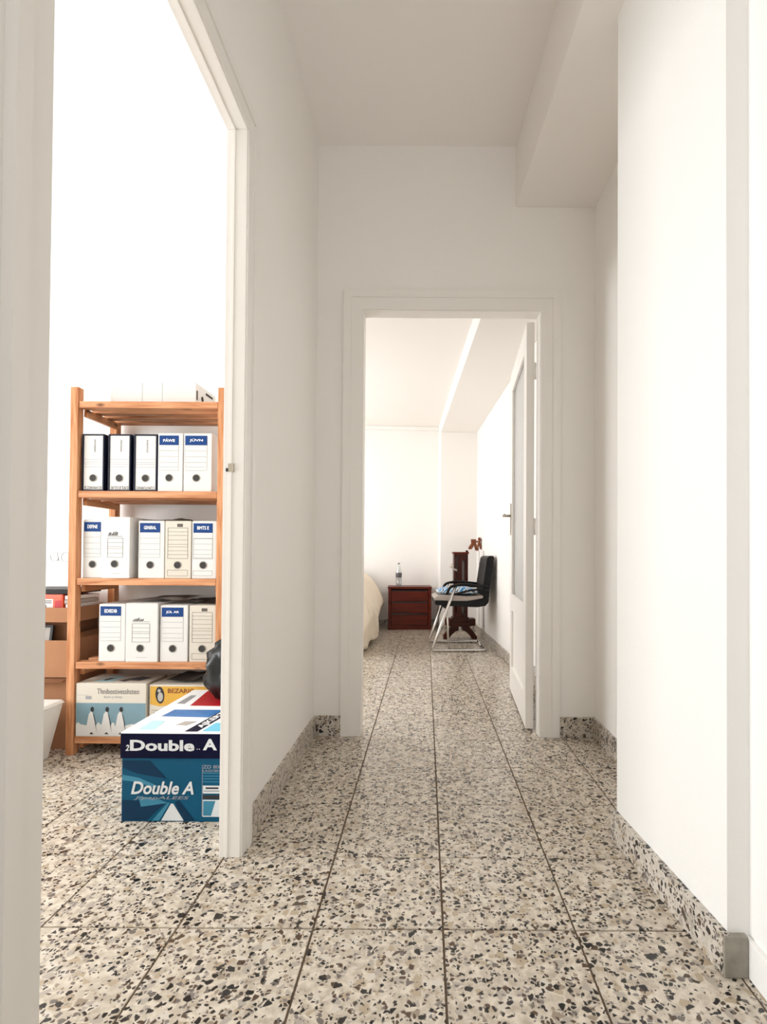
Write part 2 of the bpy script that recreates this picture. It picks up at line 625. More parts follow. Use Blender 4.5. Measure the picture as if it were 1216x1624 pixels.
# floor: a bed of grout with terrazzo tiles laid on it
floor = structure(box('floor', (-4.0, 1.1, -2.1, 7.7, -0.12, -0.003), 'grout'))
xs = [0.05 + 0.335 * k for k in range(0, 4)]
xs = [-0.28 - 0.345 * k for k in range(10, -1, -1)] + xs
ys = [1.07, 1.357, 1.677, 2.03, 2.385]
ys = [1.07 - 0.33 * k for k in range(9, 0, -1)] + ys + [2.385 + 0.345 * k for k in range(1, 16)]
tm = bmesh.new()
bm_box(tm, -0.5, 0.5, -0.5, 0.5, -0.010, 0.0)
top_edges = [e for e in tm.edges if all(v.co.z > -0.001 for v in e.verts)]
bmesh.ops.bevel(tm, geom=top_edges, offset=0.005, segments=1, affect='EDGES')
tile_me = finish(tm, 'tile')
tile_me.materials.append(M['tile'])
rest = bmesh.new()
for i in range(len(xs) - 1):
    for j in range(len(ys) - 1):
        x0, x1, y0, y1 = xs[i], xs[i + 1], ys[j], ys[j + 1]
        cx, cy = (x0 + x1) / 2, (y0 + y1) / 2
        seen = (cy > 0.6 and ((cy < 2.95 and cx > -2.4) or (cy >= 2.95 and cx > -1.15)))
        g = 0.0016
        if seen:
            t = link('tile', tile_me, None, floor, (cx, cy, random.uniform(-0.0006, 0.0)))
            t.scale = (x1 - x0 - 2 * g, y1 - y0 - 2 * g, 1)
        else:
            bm_box(rest, x0 + g, x1 - g, y0 + g, y1 - g, -0.010, 0.0)
far_tiles = link('tile_field', finish(rest, 'tile_field'), 'tile', floor)
far_tiles['kind'] = 'stuff'

# left partition with the doorway to the storage room
DN, DF, DT = 0.800, 1.668, 2.30            # doorway: near side, far side, top of the opening in the lining
wl = structure(boxes('wall_left', [(-0.640, XL, -2.0, DN - 0.03, 0, HC), (-0.640, XL, DF + 0.03, YF, 0, HC),
                                   (-0.640, XL, DN - 0.03, DF + 0.03, DT + 0.03, HC)], 'wall'))


def casing(parent, side, a0, a1, zt, plane, sgn, axis, w1=0.038, w2=0.062):
    """stepped architrave round an opening a0..a1 (along axis), zt high, on the face at `plane`, standing out by sgn"""
    def bx(u0, u1, z0, z1, t):
        lo, hi = sorted((plane, plane + sgn * t))
        return (lo, hi, u0, u1, z0, z1) if axis == 'y' else (u0, u1, lo, hi, z0, z1)
    w = w1 + w2
    a0, a1, zt = a0 - 0.004, a1 + 0.004, zt + 0.004
    boxes('casing_inner', [bx(a0 - w2, a0, 0, zt + w2, 0.012), bx(a1, a1 + w2, 0, zt + w2, 0.012),
                           bx(a0, a1, zt, zt + w2, 0.012)], 'trim', parent)
    boxes('casing_outer', [bx(a0 - w, a0 - w2, 0, zt + w, 0.018), bx(a1 + w2, a1 + w, 0, zt + w, 0.018),
                           bx(a0 - w2, a1 + w2, zt + w2, zt + w, 0.018)], 'trim', parent)


tr = structure(boxes('trim_1', [(-0.641, XL + 0.007, DN - 0.03, DN, 0, DT + 0.03), (-0.641, XL + 0.007, DF, DF + 0.03, 0, DT + 0.03),
                                (-0.641, XL + 0.007, DN, DF, DT, DT + 0.03)], 'trim', bevel=0.002))
casing(tr, 'hall', DN, DF, DT, XL, 1, 'y', 0.030, 0.048)
# door stop bead along the lining and the strike plate in it
boxes('door_stop', [(-0.620, -0.613, DN, DF, DT - 0.003, DT), (-0.620, -0.613, DF - 0.003, DF, 0, DT - 0.003),
                    (-0.620, -0.613, DN, DN + 0.003, 0, DT - 0.003)], 'trim', tr)
sp = box('strike_plate', (-0.623, -0.606, DF - 0.0045, DF - 0.0005, 1.208, 1.234), 'nickel', tr)
sp['label'] = 'small worn metal strike plate'
box('latch_recess', (-0.631, -0.623, DF - 0.004, DF - 0.0004, 1.209, 1.219), 'hole', tr)

ck = tube('plaster_crack', [(XL + 0.0006, 1.795, 0.150), (XL + 0.0006, 1.790, 0.125), (XL + 0.0006, 1.797, 0.105), (XL + 0.0006, 1.785, 0.075)], 0.0012, 'ink', wl, n=5)

# end wall of the hall with the doorway to the bedroom
OL, OR, OT, YB = -0.334, 0.598, 2.242, 2.872
structure(boxes('wall_far', [(-0.70, OL - 0.03, YF, YB, 0, HC), (OR + 0.03, 1.05, YF, YB, 0, HC),
                             (OL - 0.03, OR + 0.03, YF, YB, OT + 0.03, HC)], 'wall'))
tr2 = structure(boxes('trim_2', [(OL - 0.03, OL, YF - 0.002, YB + 0.002, 0, OT + 0.03), (OR, OR + 0.03, YF - 0.002, YB + 0.002, 0, OT + 0.03),
                                 (OL, OR, YF - 0.002, YB + 0.002, OT, OT + 0.03)], 'trim', bevel=0.002))
casing(tr2, 'hall', OL, OR, OT, YF, -1, 'x', 0.040, 0.062)
casing(tr2, 'bedroom', OL, OR, OT, YB, 1, 'x', 0.03, 0.05)

# right side: far stretch, the pier that stands out, the near stretch
XR = 0.89
structure(box('wall_right', (XR, 1.05, 1.78, YF, 0, HC), 'wall'))
pier = [(0.648, 1.793), (0.694, 1.222), (1.05, 1.222), (1.05, 1.793)]
structure(prism('wall_pier', pier, 0, HC, 'wall_white'))
structure(box('wall_right_near', (0.746, 1.05, -2.0, 1.222, 0, HC), 'wall_white'))

# end of the hall behind the camera, with an unseen window added for the hall fill light
structure(boxes('wall_near', [(-0.70, -0.37, -2.12, -2.0, 0, HC), (0.53, 1.05, -2.12, -2.0, 0, HC),
                              (-0.37, 0.53, -2.12, -2.0, 0, 1.1), (-0.37, 0.53, -2.12, -2.0, 2.4, HC)], 'wall'))


def window(name, w, h, loc, rotz):
    o = structure(boxes(name, [(-w / 2, -w / 2 + 0.05, -0.03, 0.03, 0, h), (w / 2 - 0.05, w / 2, -0.03, 0.03, 0, h),
                               (-w / 2 + 0.05, w / 2 - 0.05, -0.03, 0.03, 0, 0.05), (-w / 2 + 0.05, w / 2 - 0.05, -0.03, 0.03, h - 0.05, h),
                               (-0.03, 0.03, -0.03, 0.03, 0.05, h - 0.05)], 'trim', loc=loc, rotz=rotz))
    for s in (-1, 1):
        a, b = sorted((s * 0.03, s * (w / 2 - 0.05)))
        box('pane', (a, b, -0.004, 0.004, 0.05, h - 0.05), 'window_glass', o)
    box('window_sill', (-w / 2 - 0.04, w / 2 + 0.04, -0.16, 0.05, -0.03, -0.0005), 'marble', o)
    return o


window('window_fill', 0.90, 1.3, (0.08, -2.06, 1.1), R(180))  # unseen window, added to go with the hall fill lamp

# hall ceiling and the beam under it
structure(box('ceiling', (-0.72, 1.05, -2.12, 2.95, HC, HC + 0.1), 'ceil'))
structure(prism('ceiling_beam', [(0.468, YF), (0.535, 1.3), (0.58, 0.2), (1.0, 0.2), (1.0, YF)], 2.80, HC, 'ceil', bevel=0.006))

# skirting of the hall
structure(box('baseboard_left', (XL, XL + 0.012, DF + 0.088, YF - 0.012, 0, 0.105), 'skirt', bevel=0.002))
structure(box('baseboard_far_left', (XL, OL - 0.104, YF - 0.012, YF, 0, 0.105), 'skirt', bevel=0.002))
structure(box('baseboard_far_right', (OR + 0.104, XR, YF - 0.012, YF, 0, 0.105), 'skirt', bevel=0.002))
structure(box('baseboard_right', (XR - 0.012, XR, 1.80, YF - 0.012, 0, 0.105), 'skirt', bevel=0.002))
structure(prism('baseboard_pier', [(0.629, 1.800), (0.677, 1.2105), (0.694, 1.2105), (0.648, 1.800)], 0, 0.095, 'skirt', bevel=0.002))
structure(box('baseboard_pier_end', (0.679, 0.733, 1.205, 1.222, 0, 0.092), 'marble', bevel=0.003))
structure(box('baseboard_right_near', (0.734, 0.746, -2.0, 1.221, 0, 0.085), 'wall_white', bevel=0.003))

# storage room
structure(box('wall_storage_back', (-4.0, -0.640, 2.88, 2.95, 0, HC), 'wall_white'))
structure(boxes('wall_storage_left', [(-4.0, -3.85, -2.0, 0.15, 0, HC), (-4.0, -3.85, 2.15, 2.88, 0, HC),
                                      (-4.0, -3.85, 0.15, 2.15, 0, 0.35), (-4.0, -3.85, 0.15, 2.15, 2.25, HC)], 'wall_white'))
structure(box('wall_storage_near', (-4.0, -0.640, -2.12, -2.0, 0, HC), 'wall_white'))
structure(box('ceiling_storage', (-4.0, -0.72, -2.12, 2.95, HC, HC + 0.1), 'wall_white'))
window('window_2', 2.00, 1.9, (-3.93, 1.15, 0.35), R(90))
structure(box('baseboard_storage', (-3.85, -0.74, 2.868, 2.88, 0, 0.09), 'skirt', bevel=0.002))

# bedroom, turned three degrees against the hall
BO, BA = (0.834, 2.95, 0), R(3.0)


def br(u, v):
    return (BO[0] + u * math.cos(BA) - v * math.sin(BA), BO[1] + u * math.sin(BA) + v * math.cos(BA))


BV, BL, BH = 4.17, -3.45, 2.66
structure(box('wall_bedroom_right', (0, 0.12, -0.085, BV + 0.12, 0, BH), 'room', loc=BO, rotz=BA))
structure(box('wall_bedroom_far', (BL - 0.12, 0.12, BV, BV + 0.12, 0, BH), 'room', loc=BO, rotz=BA))
structure(boxes('wall_bedroom_left', [(BL - 0.12, BL, 0.20, 1.15, 0, BH), (BL - 0.12, BL, 3.05, BV, 0, BH),
                                      (BL - 0.12, BL, 1.15, 3.05, 0, 0.45), (BL - 0.12, BL, 1.15, 3.05, 2.5, BH)], 'room', loc=BO, rotz=BA))
window('window_3', 1.90, 2.05, br(BL - 0.06, 2.10) + (0.45,), R(93))
p0, p1 = br(0.12, BV + 0.12), br(BL - 0.12, BV + 0.12)
structure(prism('ceiling_bedroom', [(1.0, YB), p0, p1, (-2.95, 2.96), (-0.70, 2.96), (-0.70, YB)], BH, BH + 0.1, 'room'))
structure(box('wall_bedroom_near', (-2.95, -0.68, 2.951, 2.99, 0, BH), 'room'))
structure(box('ceiling_beam_bedroom', (-0.458, 0, -0.05, BV, 2.50, BH), 'room', loc=BO, rotz=BA, bevel=0.004))
structure(box('wall_bedroom_pier', (-0.456, 0, 3.72, BV, 0, 2.50), 'room', loc=BO, rotz=BA, bevel=0.004))
structure(boxes('trim_3', [(BL, -0.458, BV - 0.05, BV, BH - 0.05, BH)], 'room', loc=BO, rotz=BA, bevel=0.012))
structure(box('baseboard_bedroom_right', (-0.012, 0, 0.05, 3.72, 0, 0.09), 'skirt', loc=BO, rotz=BA, bevel=0.002))
structure(box('baseboard_bedroom_far', (BL, -0.456, BV - 0.012, BV, 0, 0.09), 'skirt', loc=BO, rotz=BA, bevel=0.002))
structure(box('baseboard_bedroom_pier', (-0.468, -0.012, 3.708, 3.72, 0, 0.09), 'skirt', loc=BO, rotz=BA, bevel=0.002))

# bedroom door, hinged on the right jamb and standing open into the bedroom
door = bpy.data.objects.new('door_1', None)
C.objects.link(door)
door['kind'] = 'structure'
door.location = (0.588, 2.884, 0.012)
door.rotation_euler.z = R(86.5)
DL, DH, DW = 0.88, 2.215, 0.042            # leaf along +x, thickness along +y (towards the hall's left when open)
fr = boxes('leaf_frame', [(0, 0.105, 0, DW, 0, DH), (DL - 0.105, DL, 0, DW, 0, DH), (0.105, DL - 0.105, 0, DW, 0, 0.17),
                          (0.105, DL - 0.105, 0, DW, 0.56, 0.66), (0.105, DL - 0.105, 0, DW, 2.09, DH)], 'trim', door)
box('lower_panel', (0.105, DL - 0.105, 0.013, DW - 0.013, 0.17, 0.56), 'trim', door)
box('glass_pane', (0.105, DL - 0.105, 0.018, 0.024, 0.66, 2.09), 'frosted', door)
for yy, y2 in ((0.0, 0.012), (DW - 0.012, DW)):
    boxes('glazing_bead', [(0.105, 0.117, yy, y2, 0.66, 2.09), (DL - 0.117, DL - 0.105, yy, y2, 0.66, 2.09),
                           (0.117, DL - 0.117, yy, y2, 0.66, 0.672), (0.117, DL - 0.117, yy, y2, 2.078, 2.09)], 'trim', door)
for s in (0, 1):
    yb = DW if s else 0.0
    d = 1 if s else -1
    lo, hi = sorted((yb, yb + d * 0.006))
    pl = box('handle_plate', (DL - 0.075, DL - 0.038, lo, hi, 1.08, 1.30), 'nickel', door, bevel=0.002)
    tube('lever', fillet([(DL - 0.056, yb, 1.215), (DL - 0.056, yb + d * 0.055, 1.215), (DL - 0.165, yb + d * 0.055, 1.213)], 0.018), 0.009, 'nickel', pl)
for zz in (0.25, 1.05, 1.90):
    tube('hinge', [(-0.006, -0.004, zz), (-0.006, -0.004, zz + 0.09)], 0.005, 'trim', door, n=8)

# ------------------------------------------------------------------ storage room: pine shelf rack
SX0, SX1, SY0, SY1 = -1.683, -0.950, 2.494, 2.850
rack = thing('shelf_rack', 'tall pine rack with five slatted shelves against the white wall', 'shelf', (SX0, SY0, 0))
for px in (0, SX1 - SX0 - 0.036):
    for py in (0, SY1 - SY0 - 0.042):
        p = box('post', (0, 0.036, 0, 0.042, 0, 1.735), 'pine', rack, bevel=0.003, loc=(px, py, 0))
LEV = [1.668, 1.243, 0.830, 0.436, 0.086]
slat_me = None
for z in LEV:
    for px in (0.036, SX1 - SX0 - 0.036 - 0.020):
        box('side_rail', (0, 0.020, 0.044, SY1 - SY0 - 0.044, 0, 0.034), 'pine_y', rack, bevel=0.002, loc=(px, 0, z - 0.066))
    for k in range(4):
        if slat_me is None:
            bm = bmesh.new()
            bm_box(bm, 0, SX1 - SX0 - 0.076, 0, 0.054, 0, 0.032)
            slat_me = finish(bm, 'slat', 0.003)
            slat_me.materials.append(M['pine_x'])
        link('slat', slat_me, None, rack, (0.038, 0.004 + k * 0.098, z - 0.032))

# ------------------------------------------------------------------ archive boxes and lever arch files
def flat_disc(cx, cz, r, n=20):
    return oval(cx, cz, r, r, n)


def ring_mesh(name, cx, cz, r0, r1, y0, y1, m, parent, n=24):
    bm = bmesh.new()
    loops = []
    for r, y in ((r1, y1), (r1, y0), (r0, y0), (r0, y1)):
        loops.append([bm.verts.new((cx + r * math.cos(2 * math.pi * k / n), y, cz + r * math.sin(2 * math.pi * k / n))) for k in range(n)])
    for a, b in zip(loops, loops[1:]):
        for k in range(n):
            bm.faces.new((a[k], a[(k + 1) % n], b[(k + 1) % n], b[k]))
    return link(name, finish(bm, name), m, parent)


def finger_hole(t, cx, z, r=0.0165, metal=True):
    prints('finger_hole', [flat_disc(cx, z, r)], -0.0006, 'hole', t)  # flat dark disc painted for the shade inside the hole
    if metal:
        ring_mesh('hole_ring', cx, z, r * 0.92, r * 1.12, -0.0016, 0.0, 'ring', t)


def file_box(kind, x0, x1, y, z, h, label, group, word='', depth=0.30, tilt=0.0, extra=None):
    w = x1 - x0
    name = {'lever': 'lever_arch_file', 'blue': 'archive_box', 'plain': 'archive_box', 'cream': 'archive_box'}[kind]
    t = thing(name, label, {'lever': 'file'}.get(kind, 'archive box'), (x0, y, z + 0.0005), R(tilt), group)
    e = -0.0008
    if kind == 'lever':
        # slipcase of navy board, white spine card inside it
        boxes('slipcase', [(0, 0.006, 0, depth, 0, h), (w - 0.006, w, 0, depth, 0, h), (0.006, w - 0.006, 0, depth, 0, 0.006),
                           (0.006, w - 0.006, 0, depth, h - 0.006, h), (0.006, w - 0.006, depth - 0.006, depth, 0.006, h - 0.006)], 'navy', t, bevel=0.001)
        box('spine', (0.007, w - 0.007, 0.003, 0.05, 0.007, h - 0.007), 'card_white', t, bevel=0.002)
        e = 0.0022
        cx = w * 0.5
        prints('ruled_lines', [rect(0.010, w - 0.012, h * q, h * q + 0.0016) for q in (0.555, 0.505, 0.47, 0.42)], e, 'ink_light', t)
        text('lettering', word, cx + w * 0.03, cx + w * 0.10, h * 0.68, h * 0.90, e, 'ink_grey', t, bold=0.01, spin=R(-90))
        text('lettering', extra, w * 0.12, w * 0.90, h * 0.03, h * 0.085, e, 'ink', t, spin=R(180))
        prints('finger_hole', [flat_disc(cx, h * 0.23, 0.0165)], e - 0.0004, 'hole', t)  # flat dark disc instead of a shaded recess
        ring_mesh('hole_ring', cx, h * 0.23, 0.0155, 0.0185, e - 0.001, 0.004, 'ring', t)
        return t
    m = 'card_cream' if kind == 'cream' else 'card_white'
    box('body', (0, w, 0, depth, 0, h), m, t, bevel=0.0035)
    # folded top flap with its seam
    boxes('top_flap', [(0.003, w - 0.003, 0.001, depth * 0.55, h, h + 0.0018)], m, t)
    if kind == 'blue':
        l, r = w * 0.05, w * 0.84
        prints('blue_band', [rect(l, r, h * 0.80, h * 0.965)], e, 'blue_label', t)
        text('lettering', word, l + (r - l) * 0.2, r - (r - l) * 0.2, h * 0.855, h * 0.915, e - 0.0004, 'ink_white', t, bold=0.02)
        ln = [rect(l + 0.003, r - 0.003, h * q, h * q + 0.0015) for q in (0.70, 0.60, 0.50, 0.42, 0.36)]
        prints('ruled_lines', ln + [rect(r - 0.0015, r, h * 0.36, h * 0.80), rect(l, l + 0.001, h * 0.36, h * 0.80)], e, 'ink_light', t)
        if extra:
            prints('bottom_field', rect_frame(l, r, h * 0.05, h * 0.14, 0.0011), e, 'ink_grey', t)
            prints('label_field', rect_frame(l, r, h * 0.345, h * 0.70, 0.0012), e - 0.0003, 'ink_grey', t)
        finger_hole(t, w * 0.46, h * 0.235)
    elif kind == 'plain':
        l, r = w * 0.20, w * 0.76
        z0, z1 = h * 0.34, h * 0.66
        fr_ = rect_frame(l, r, z0, z1, 0.0014) + [rect(l, r, z0 + (z1 - z0) * q, z0 + (z1 - z0) * q + 0.0012) for q in (0.22, 0.45, 0.55, 0.76)]
        prints('label_field', fr_, e, 'ink_grey', t)
        # scribbled sketch-like emblem above the field
        zz = []
        random.seed(int(x0 * -1000))
        for k in range(7):
            a = l + (r - l) * (0.04 + 0.085 * k)
            zz.append([(a, h * 0.70), (a + 0.004, h * 0.70), (a + 0.009, h * (0.72 + 0.05 * random.random())), (a + 0.006, h * (0.73 + 0.04 * random.random()))])
        zz.append(rect(l, r * 0.98, h * 0.688, h * 0.693))
        prints('emblem', zz, e, 'ink', t)
        prints('small_print', [rect(w * 0.34, w * 0.66, h * 0.075, h * 0.080)], e, 'ink_light', t)
        finger_hole(t, w * 0.46, h * 0.235)
    else:
        l, r = w * 0.10, w * 0.88
        z0, z1 = h * 0.345, h * 0.885
        fr_ = rect_frame(l, r, z0, z1, 0.0016) + [rect(l, r, z0 + (z1 - z0) * q, z0 + (z1 - z0) * q + 0.0012) for q in (0.13, 0.25, 0.38, 0.46, 0.60, 0.75, 0.87)]
        prints('label_field', fr_, e, 'ink_grey', t)
        prints('bottom_field', rect_frame(l, r, h * 0.045, h * 0.15, 0.0014), e, 'ink_grey', t)
        prints('slot', [rect(w * 0.46, w * 0.68, h * 0.90, h * 0.955)], e, 'paper_dark', t)
        finger_hole(t, w * 0.49, h * 0.235)
    return t


G1, G2, G3 = 'files on the upper shelf', 'archive boxes on the middle shelf', 'archive boxes on the lower shelf'
fy = 2.512
file_box('lever', -1.636, -1.532, fy, LEV[1], 0.272, 'navy-edged white lever arch file next to the left rack post', G1, 'EWEEEP', extra='SCHWARZ B')
file_box('lever', -1.512, -1.406, fy, LEV[1], 0.272, 'navy-edged white lever arch file between two others of its kind', G1, 'PERSONNEL', extra='DELEGUE')
file_box('lever', -1.390, -1.280, fy, LEV[1], 0.272, 'navy-edged white lever arch file touching the blue-labelled archive boxes', G1, 'EVENTOS', extra='CONTORNO')
file_box('blue', -1.275, -1.158, fy, LEV[1], 0.276, 'blue-labelled white archive box right beside the navy-edged files', G1, 'PÁWE', extra=None)
file_box('blue', -1.153, -1.020, fy, LEV[1], 0.276, 'blue-labelled white archive box at the right end of the upper shelf', G1, 'JÚVN', extra=None)
file_box('blue', -1.632, -1.531, fy + 0.01, LEV[2], 0.276, 'blue-labelled archive box half hidden behind the tall plain box', G2, 'DEFINE')
file_box('plain', -1.527, -1.396, fy - 0.014, LEV[2], 0.288, 'tall plain white archive box with sketched emblem on the middle shelf', G2, depth=0.33)
file_box('blue', -1.362, -1.240, fy, LEV[2], 0.272, 'blue-labelled archive box in the centre of the middle shelf', G2, 'GENERAL')
file_box('cream', -1.236, -1.113, fy, LEV[2], 0.272, 'cream archive box with many ruled lines on the middle shelf', G2)
file_box('blue', -1.108, -0.992, fy, LEV[2], 0.272, 'blue-labelled archive box with a framed bottom field beside right post', G2, 'BMTS E', extra='x')
file_box('blue', -1.544, -1.420, fy, LEV[3], 0.270, 'blue-labelled archive box at the left end of the lower shelf', G3, 'EDIEDIB')
file_box('plain', -1.413, -1.262, fy - 0.008, LEV[3], 0.275, 'wide plain white archive box with sketched emblem on lower shelf', G3, depth=0.32)
file_box('blue', -1.254, -1.124, fy, LEV[3], 0.266, 'blue-labelled archive box left of the cream box on lower shelf', G3, 'JÚL AR')
file_box('cream', -1.116, -0.992, fy, LEV[3], 0.266, 'cream archive box behind the black bag on the lower shelf', G3)


# loose papers lying on the boxes
def sheet(name, label, x0, x1, y0, y1, z, m, bend, seed):
    bm = bmesh.new()
    nx, ny = 10, 6
    g = []
    for j in range(ny + 1):
        row = []
        for i in range(nx + 1):
            u, v = i / nx, j / ny
            n = noise.noise(Vector((u * 2.5 + seed, v * 2.5, seed)))
            row.append(bm.verts.new((x0 + (x1 - x0) * u + 0.012 * v, y0 + (y1 - y0) * v, z + bend * (0.5 + n) * (0.4 + 0.6 * u))))
        g.append(row)
    for j in range(ny):
        for i in range(nx):
            bm.faces.new((g[j][i], g[j][i + 1], g[j + 1][i + 1], g[j + 1][i]))
    ext = bmesh.ops.solidify(bm, geom=bm.faces[:], thickness=0.003)
    return tag(link(name, finish(bm, name), m), label, 'papers')


sheet('paper_bundle', 'grey bundle of papers behind the tall box on middle shelf', -1.40, -1.20, 2.60, 2.80, LEV[2] + 0.279, 'paper', 0.018, 3.3)
sheet('paper_bundle', 'grey papers lying across the two middle boxes of lower shelf', -1.40, -1.18, 2.55, 2.80, LEV[3] + 0.284, 'paper', 0.024, 8.1)
sheet('paper_bundle', 'dark curled papers on the cream box of lower shelf', -1.17, -1.00, 2.56, 2.80, LEV[3] + 0.275, 'paper_dark', 0.032, 12.7)

# white archive box lying flat on the top of the rack
t = thing('archive_box', 'white archive box lying on its side on top of the rack', 'archive box', (-1.535, 2.56, LEV[0] + 0.0005))
box('body', (0, 0.415, 0, 0.24, 0, 0.112), 'card_white', t, bevel=0.003)
for q in (0.155, 0.252):
    box('seam', (q, q + 0.0015, -0.0006, 0.0, 0.004, 0.108), 'ink_light', t)
bm = bmesh.new()
bm_box(bm, 0.4155, 0.4165, 0.006, 0.020, 0.03, 0.075)
link('lid_tape', finish(bm, 'lid_tape'), 'hole', t)
bm = bmesh.new()
vs = [bm.verts.new((0.4158, 0.075 + 0.014 * math.cos(a * math.pi / 8), 0.05 + 0.014 * math.sin(a * math.pi / 8))) for a in range(16)]
bm.faces.new(vs)
link('finger_hole', finish(bm, 'finger_hole'), 'hole', t)  # dark disc painted for the hole's shade
bm = bmesh.new()
bm_box(bm, 0.4155, 0.4163, 0.115, 0.200, 0.084, 0.095)
link('hand_slot', finish(bm, 'hand_slot'), 'hole', t)

# penguin carton and yellow carton on the bottom shelf
zb = LEV[4] + 0.0005
t = thing('carton', 'white and pale blue carton printed with three penguins', 'box', (-1.640, 2.500, zb))
w, h = 0.330, 0.250
box('body', (0, w, 0, 0.20, 0, h), 'card_cream', t, bevel=0.003)
prints('sea_print', [rect(0.002, w - 0.002, 0.004, h * 0.63)], -0.0006, 'ice_blue', t)
prints('snow_print', [[(0.002, 0.004), (w - 0.002, 0.004), (w - 0.002, 0.055), (w * 0.8, 0.06), (w * 0.62, 0.045), (w * 0.4, 0.06), (w * 0.2, 0.05), (0.002, 0.062)]], -0.0010, 'card_white', t)
for i, (cx, ph) in enumerate(((0.072, 0.128), (0.142, 0.128), (0.208, 0.128))):
    pg = prints('penguin_print', [[(cx - 0.026, 0.012), (cx + 0.024, 0.012), (cx + 0.020, 0.06), (cx + 0.012, 0.105), (cx + 0.002, 0.122), (cx - 0.010, 0.105), (cx - 0.018, 0.06)]], -0.0014, 'card_white', t)
    prints('penguin_back', [[(cx + 0.014, 0.105), (cx + 0.024, 0.06), (cx + 0.028, 0.020), (cx + 0.021, 0.06), (cx + 0.010, 0.108)],
                            oval(cx + 0.006, 0.128, 0.008, 0.012, 12), [(cx - 0.006, 0.012), (cx + 0.014, 0.012), (cx + 0.004, 0.022)]], -0.0018, 'ink', pg)
for q in (0.013, 0.108, 0.176):
    prints('penguin_chick_print', [oval(q, 0.036, 0.011, 0.031)], -0.0013, 'card_white', t)
text('lettering', 'Thnibostivesshsteo', w * 0.30, w * 0.90, h * 0.80, h * 0.90, -0.0008, 'ink_grey', t)
text('lettering', 'lturn y thiny', w * 0.40, w * 0.66, h * 0.71, h * 0.77, -0.0008, 'ink_light', t)
prints('rule_print', [rect(0.004, 0.06, h * 0.775, h * 0.78), rect(0.045, 0.072, h * 0.70, h * 0.76)], -0.0008, 'ink_light', t)
prints_top('top_print', [[(0.06, 0.03), (0.15, 0.03), (0.16, 0.15), (0.09, 0.15)]], h + 0.0006, 'pale_blue', t)
prints_top('top_photo', [[(0.17, 0.05), (0.21, 0.03), (0.22, 0.06), (0.27, 0.05), (0.30, 0.12), (0.24, 0.14), (0.20, 0.10)], [(0.09, 0.06), (0.11, 0.05), (0.13, 0.11), (0.10, 0.10)]], h + 0.0009, 'ink_grey', t)

t = thing('carton', 'yellow and cream carton printed with a small round penguin', 'box', (-1.300, 2.510, zb))
w, h = 0.290, 0.242
box('body', (0, w, 0, 0.24, 0, h), 'card_cream', t, bevel=0.003)
prints('yellow_print', [[(0.004, h * 0.62), (0.05, h * 0.58), (0.12, h * 0.62), (w - 0.003, h * 0.62), (w - 0.003, h * 0.97), (0.004, h * 0.97)]], -0.0006, 'yellow', t)
pg = prints('penguin_print', [oval(0.050, h * 0.80, 0.021, 0.040, 20, 0.1)], -0.0010, 'ink', t)
prints('penguin_belly', [oval(0.052, h * 0.765, 0.013, 0.022, 16), oval(0.046, h * 0.885, 0.008, 0.008, 10)], -0.0014, 'paper', pg)
text('lettering', 'BEZARIO', w * 0.30, w * 0.74, h * 0.84, h * 0.93, -0.0010, 'hook_wood', t, bold=0.03)
prints('ruled_lines', [rect(0.012, 0.06, h * 0.50, h * 0.505), rect(0.02, 0.07, h * 0.44, h * 0.46), rect(0.02, 0.09, h * 0.30, h * 0.305)], -0.0008, 'ink', t)
sheet('paper_bundle', 'dark folded packet lying on the yellow carton', -1.24, -1.04, 2.54, 2.74, zb + 0.250, 'paper_dark', 0.030, 21.2)

# ------------------------------------------------------------------ paper cartons on the floor
def carton_lid(t, w, d, z0, z1, m_side, m_top):
    o = 0.004
    ld = boxes('lid', [(-o, w + o, -o, 0.0, z0, z1), (-o, w + o, d, d + o, z0, z1), (-o, 0.0, 0, d, z0, z1), (w, w + o, 0, d, z0, z1)], m_side, t, bevel=0.001)
    box('lid_top', (-o, w + o, -o, d + o, z1, z1 + 0.003), m_top, ld)
    return ld


w, d, h = 0.388, 0.292, 0.228
t = thing('paper_carton', 'teal paper carton with navy lid lettered in white, standing before the rack', 'box', (-1.072, 1.888, 0.0))
box('body', (0, w, 0, d, 0, 0.300), 'teal', t, bevel=0.002)
ld = carton_lid(t, w, d, 0.224, 0.311, 'navy_lid', 'lid_white')
y = -0.0008
prints('dark_sweep_print', [[(0.003, 0.215), (0.10, 0.215), (0.16, 0.15), (0.05, 0.17), (0.003, 0.19)], [(0.003, 0.004), (0.09, 0.004), (0.16, 0.07), (0.003, 0.075)],
                            [(0.21, 0.004), (0.26, 0.004), (0.205, 0.075), (0.19, 0.07)]], y, 'teal_dark', t)
prints('pale_sweep_print', [[(0.003, 0.165), (0.06, 0.155), (0.13, 0.125), (0.12, 0.118), (0.05, 0.140), (0.003, 0.145)],
                            [(0.06, 0.090), (0.13, 0.080), (0.165, 0.066), (0.07, 0.052)], [(0.11, 0.004), (0.135, 0.004), (0.172, 0.066), (0.165, 0.068)]], y - 0.0003, 'teal_light', t)
prints('beam_print', [[(0.142, 0.004), (0.222, 0.004), (0.184, 0.064), (0.176, 0.064)]], y - 0.0006, 'ink_silver', t)
text('lettering', 'Double A', 0.034, 0.256, 0.096, 0.142, y - 0.0010, 'ink_silver', t, bold=0.025, shear=0.25)
text('lettering', 'J/papALEES', 0.044, 0.240, 0.076, 0.090, y - 0.0010, 'ink_light', t, shear=0.25)
px0, px1 = 0.288, 0.372
prints('side_rule', [rect(px0 - 0.003, px0 - 0.0015, 0.02, 0.20)], y, 'ink_light', t)
prints('panel_print', [rect(px0, px1, 0.100, 0.128), rect(px0, px1, 0.018, 0.078)], y, 'ink_silver', t)
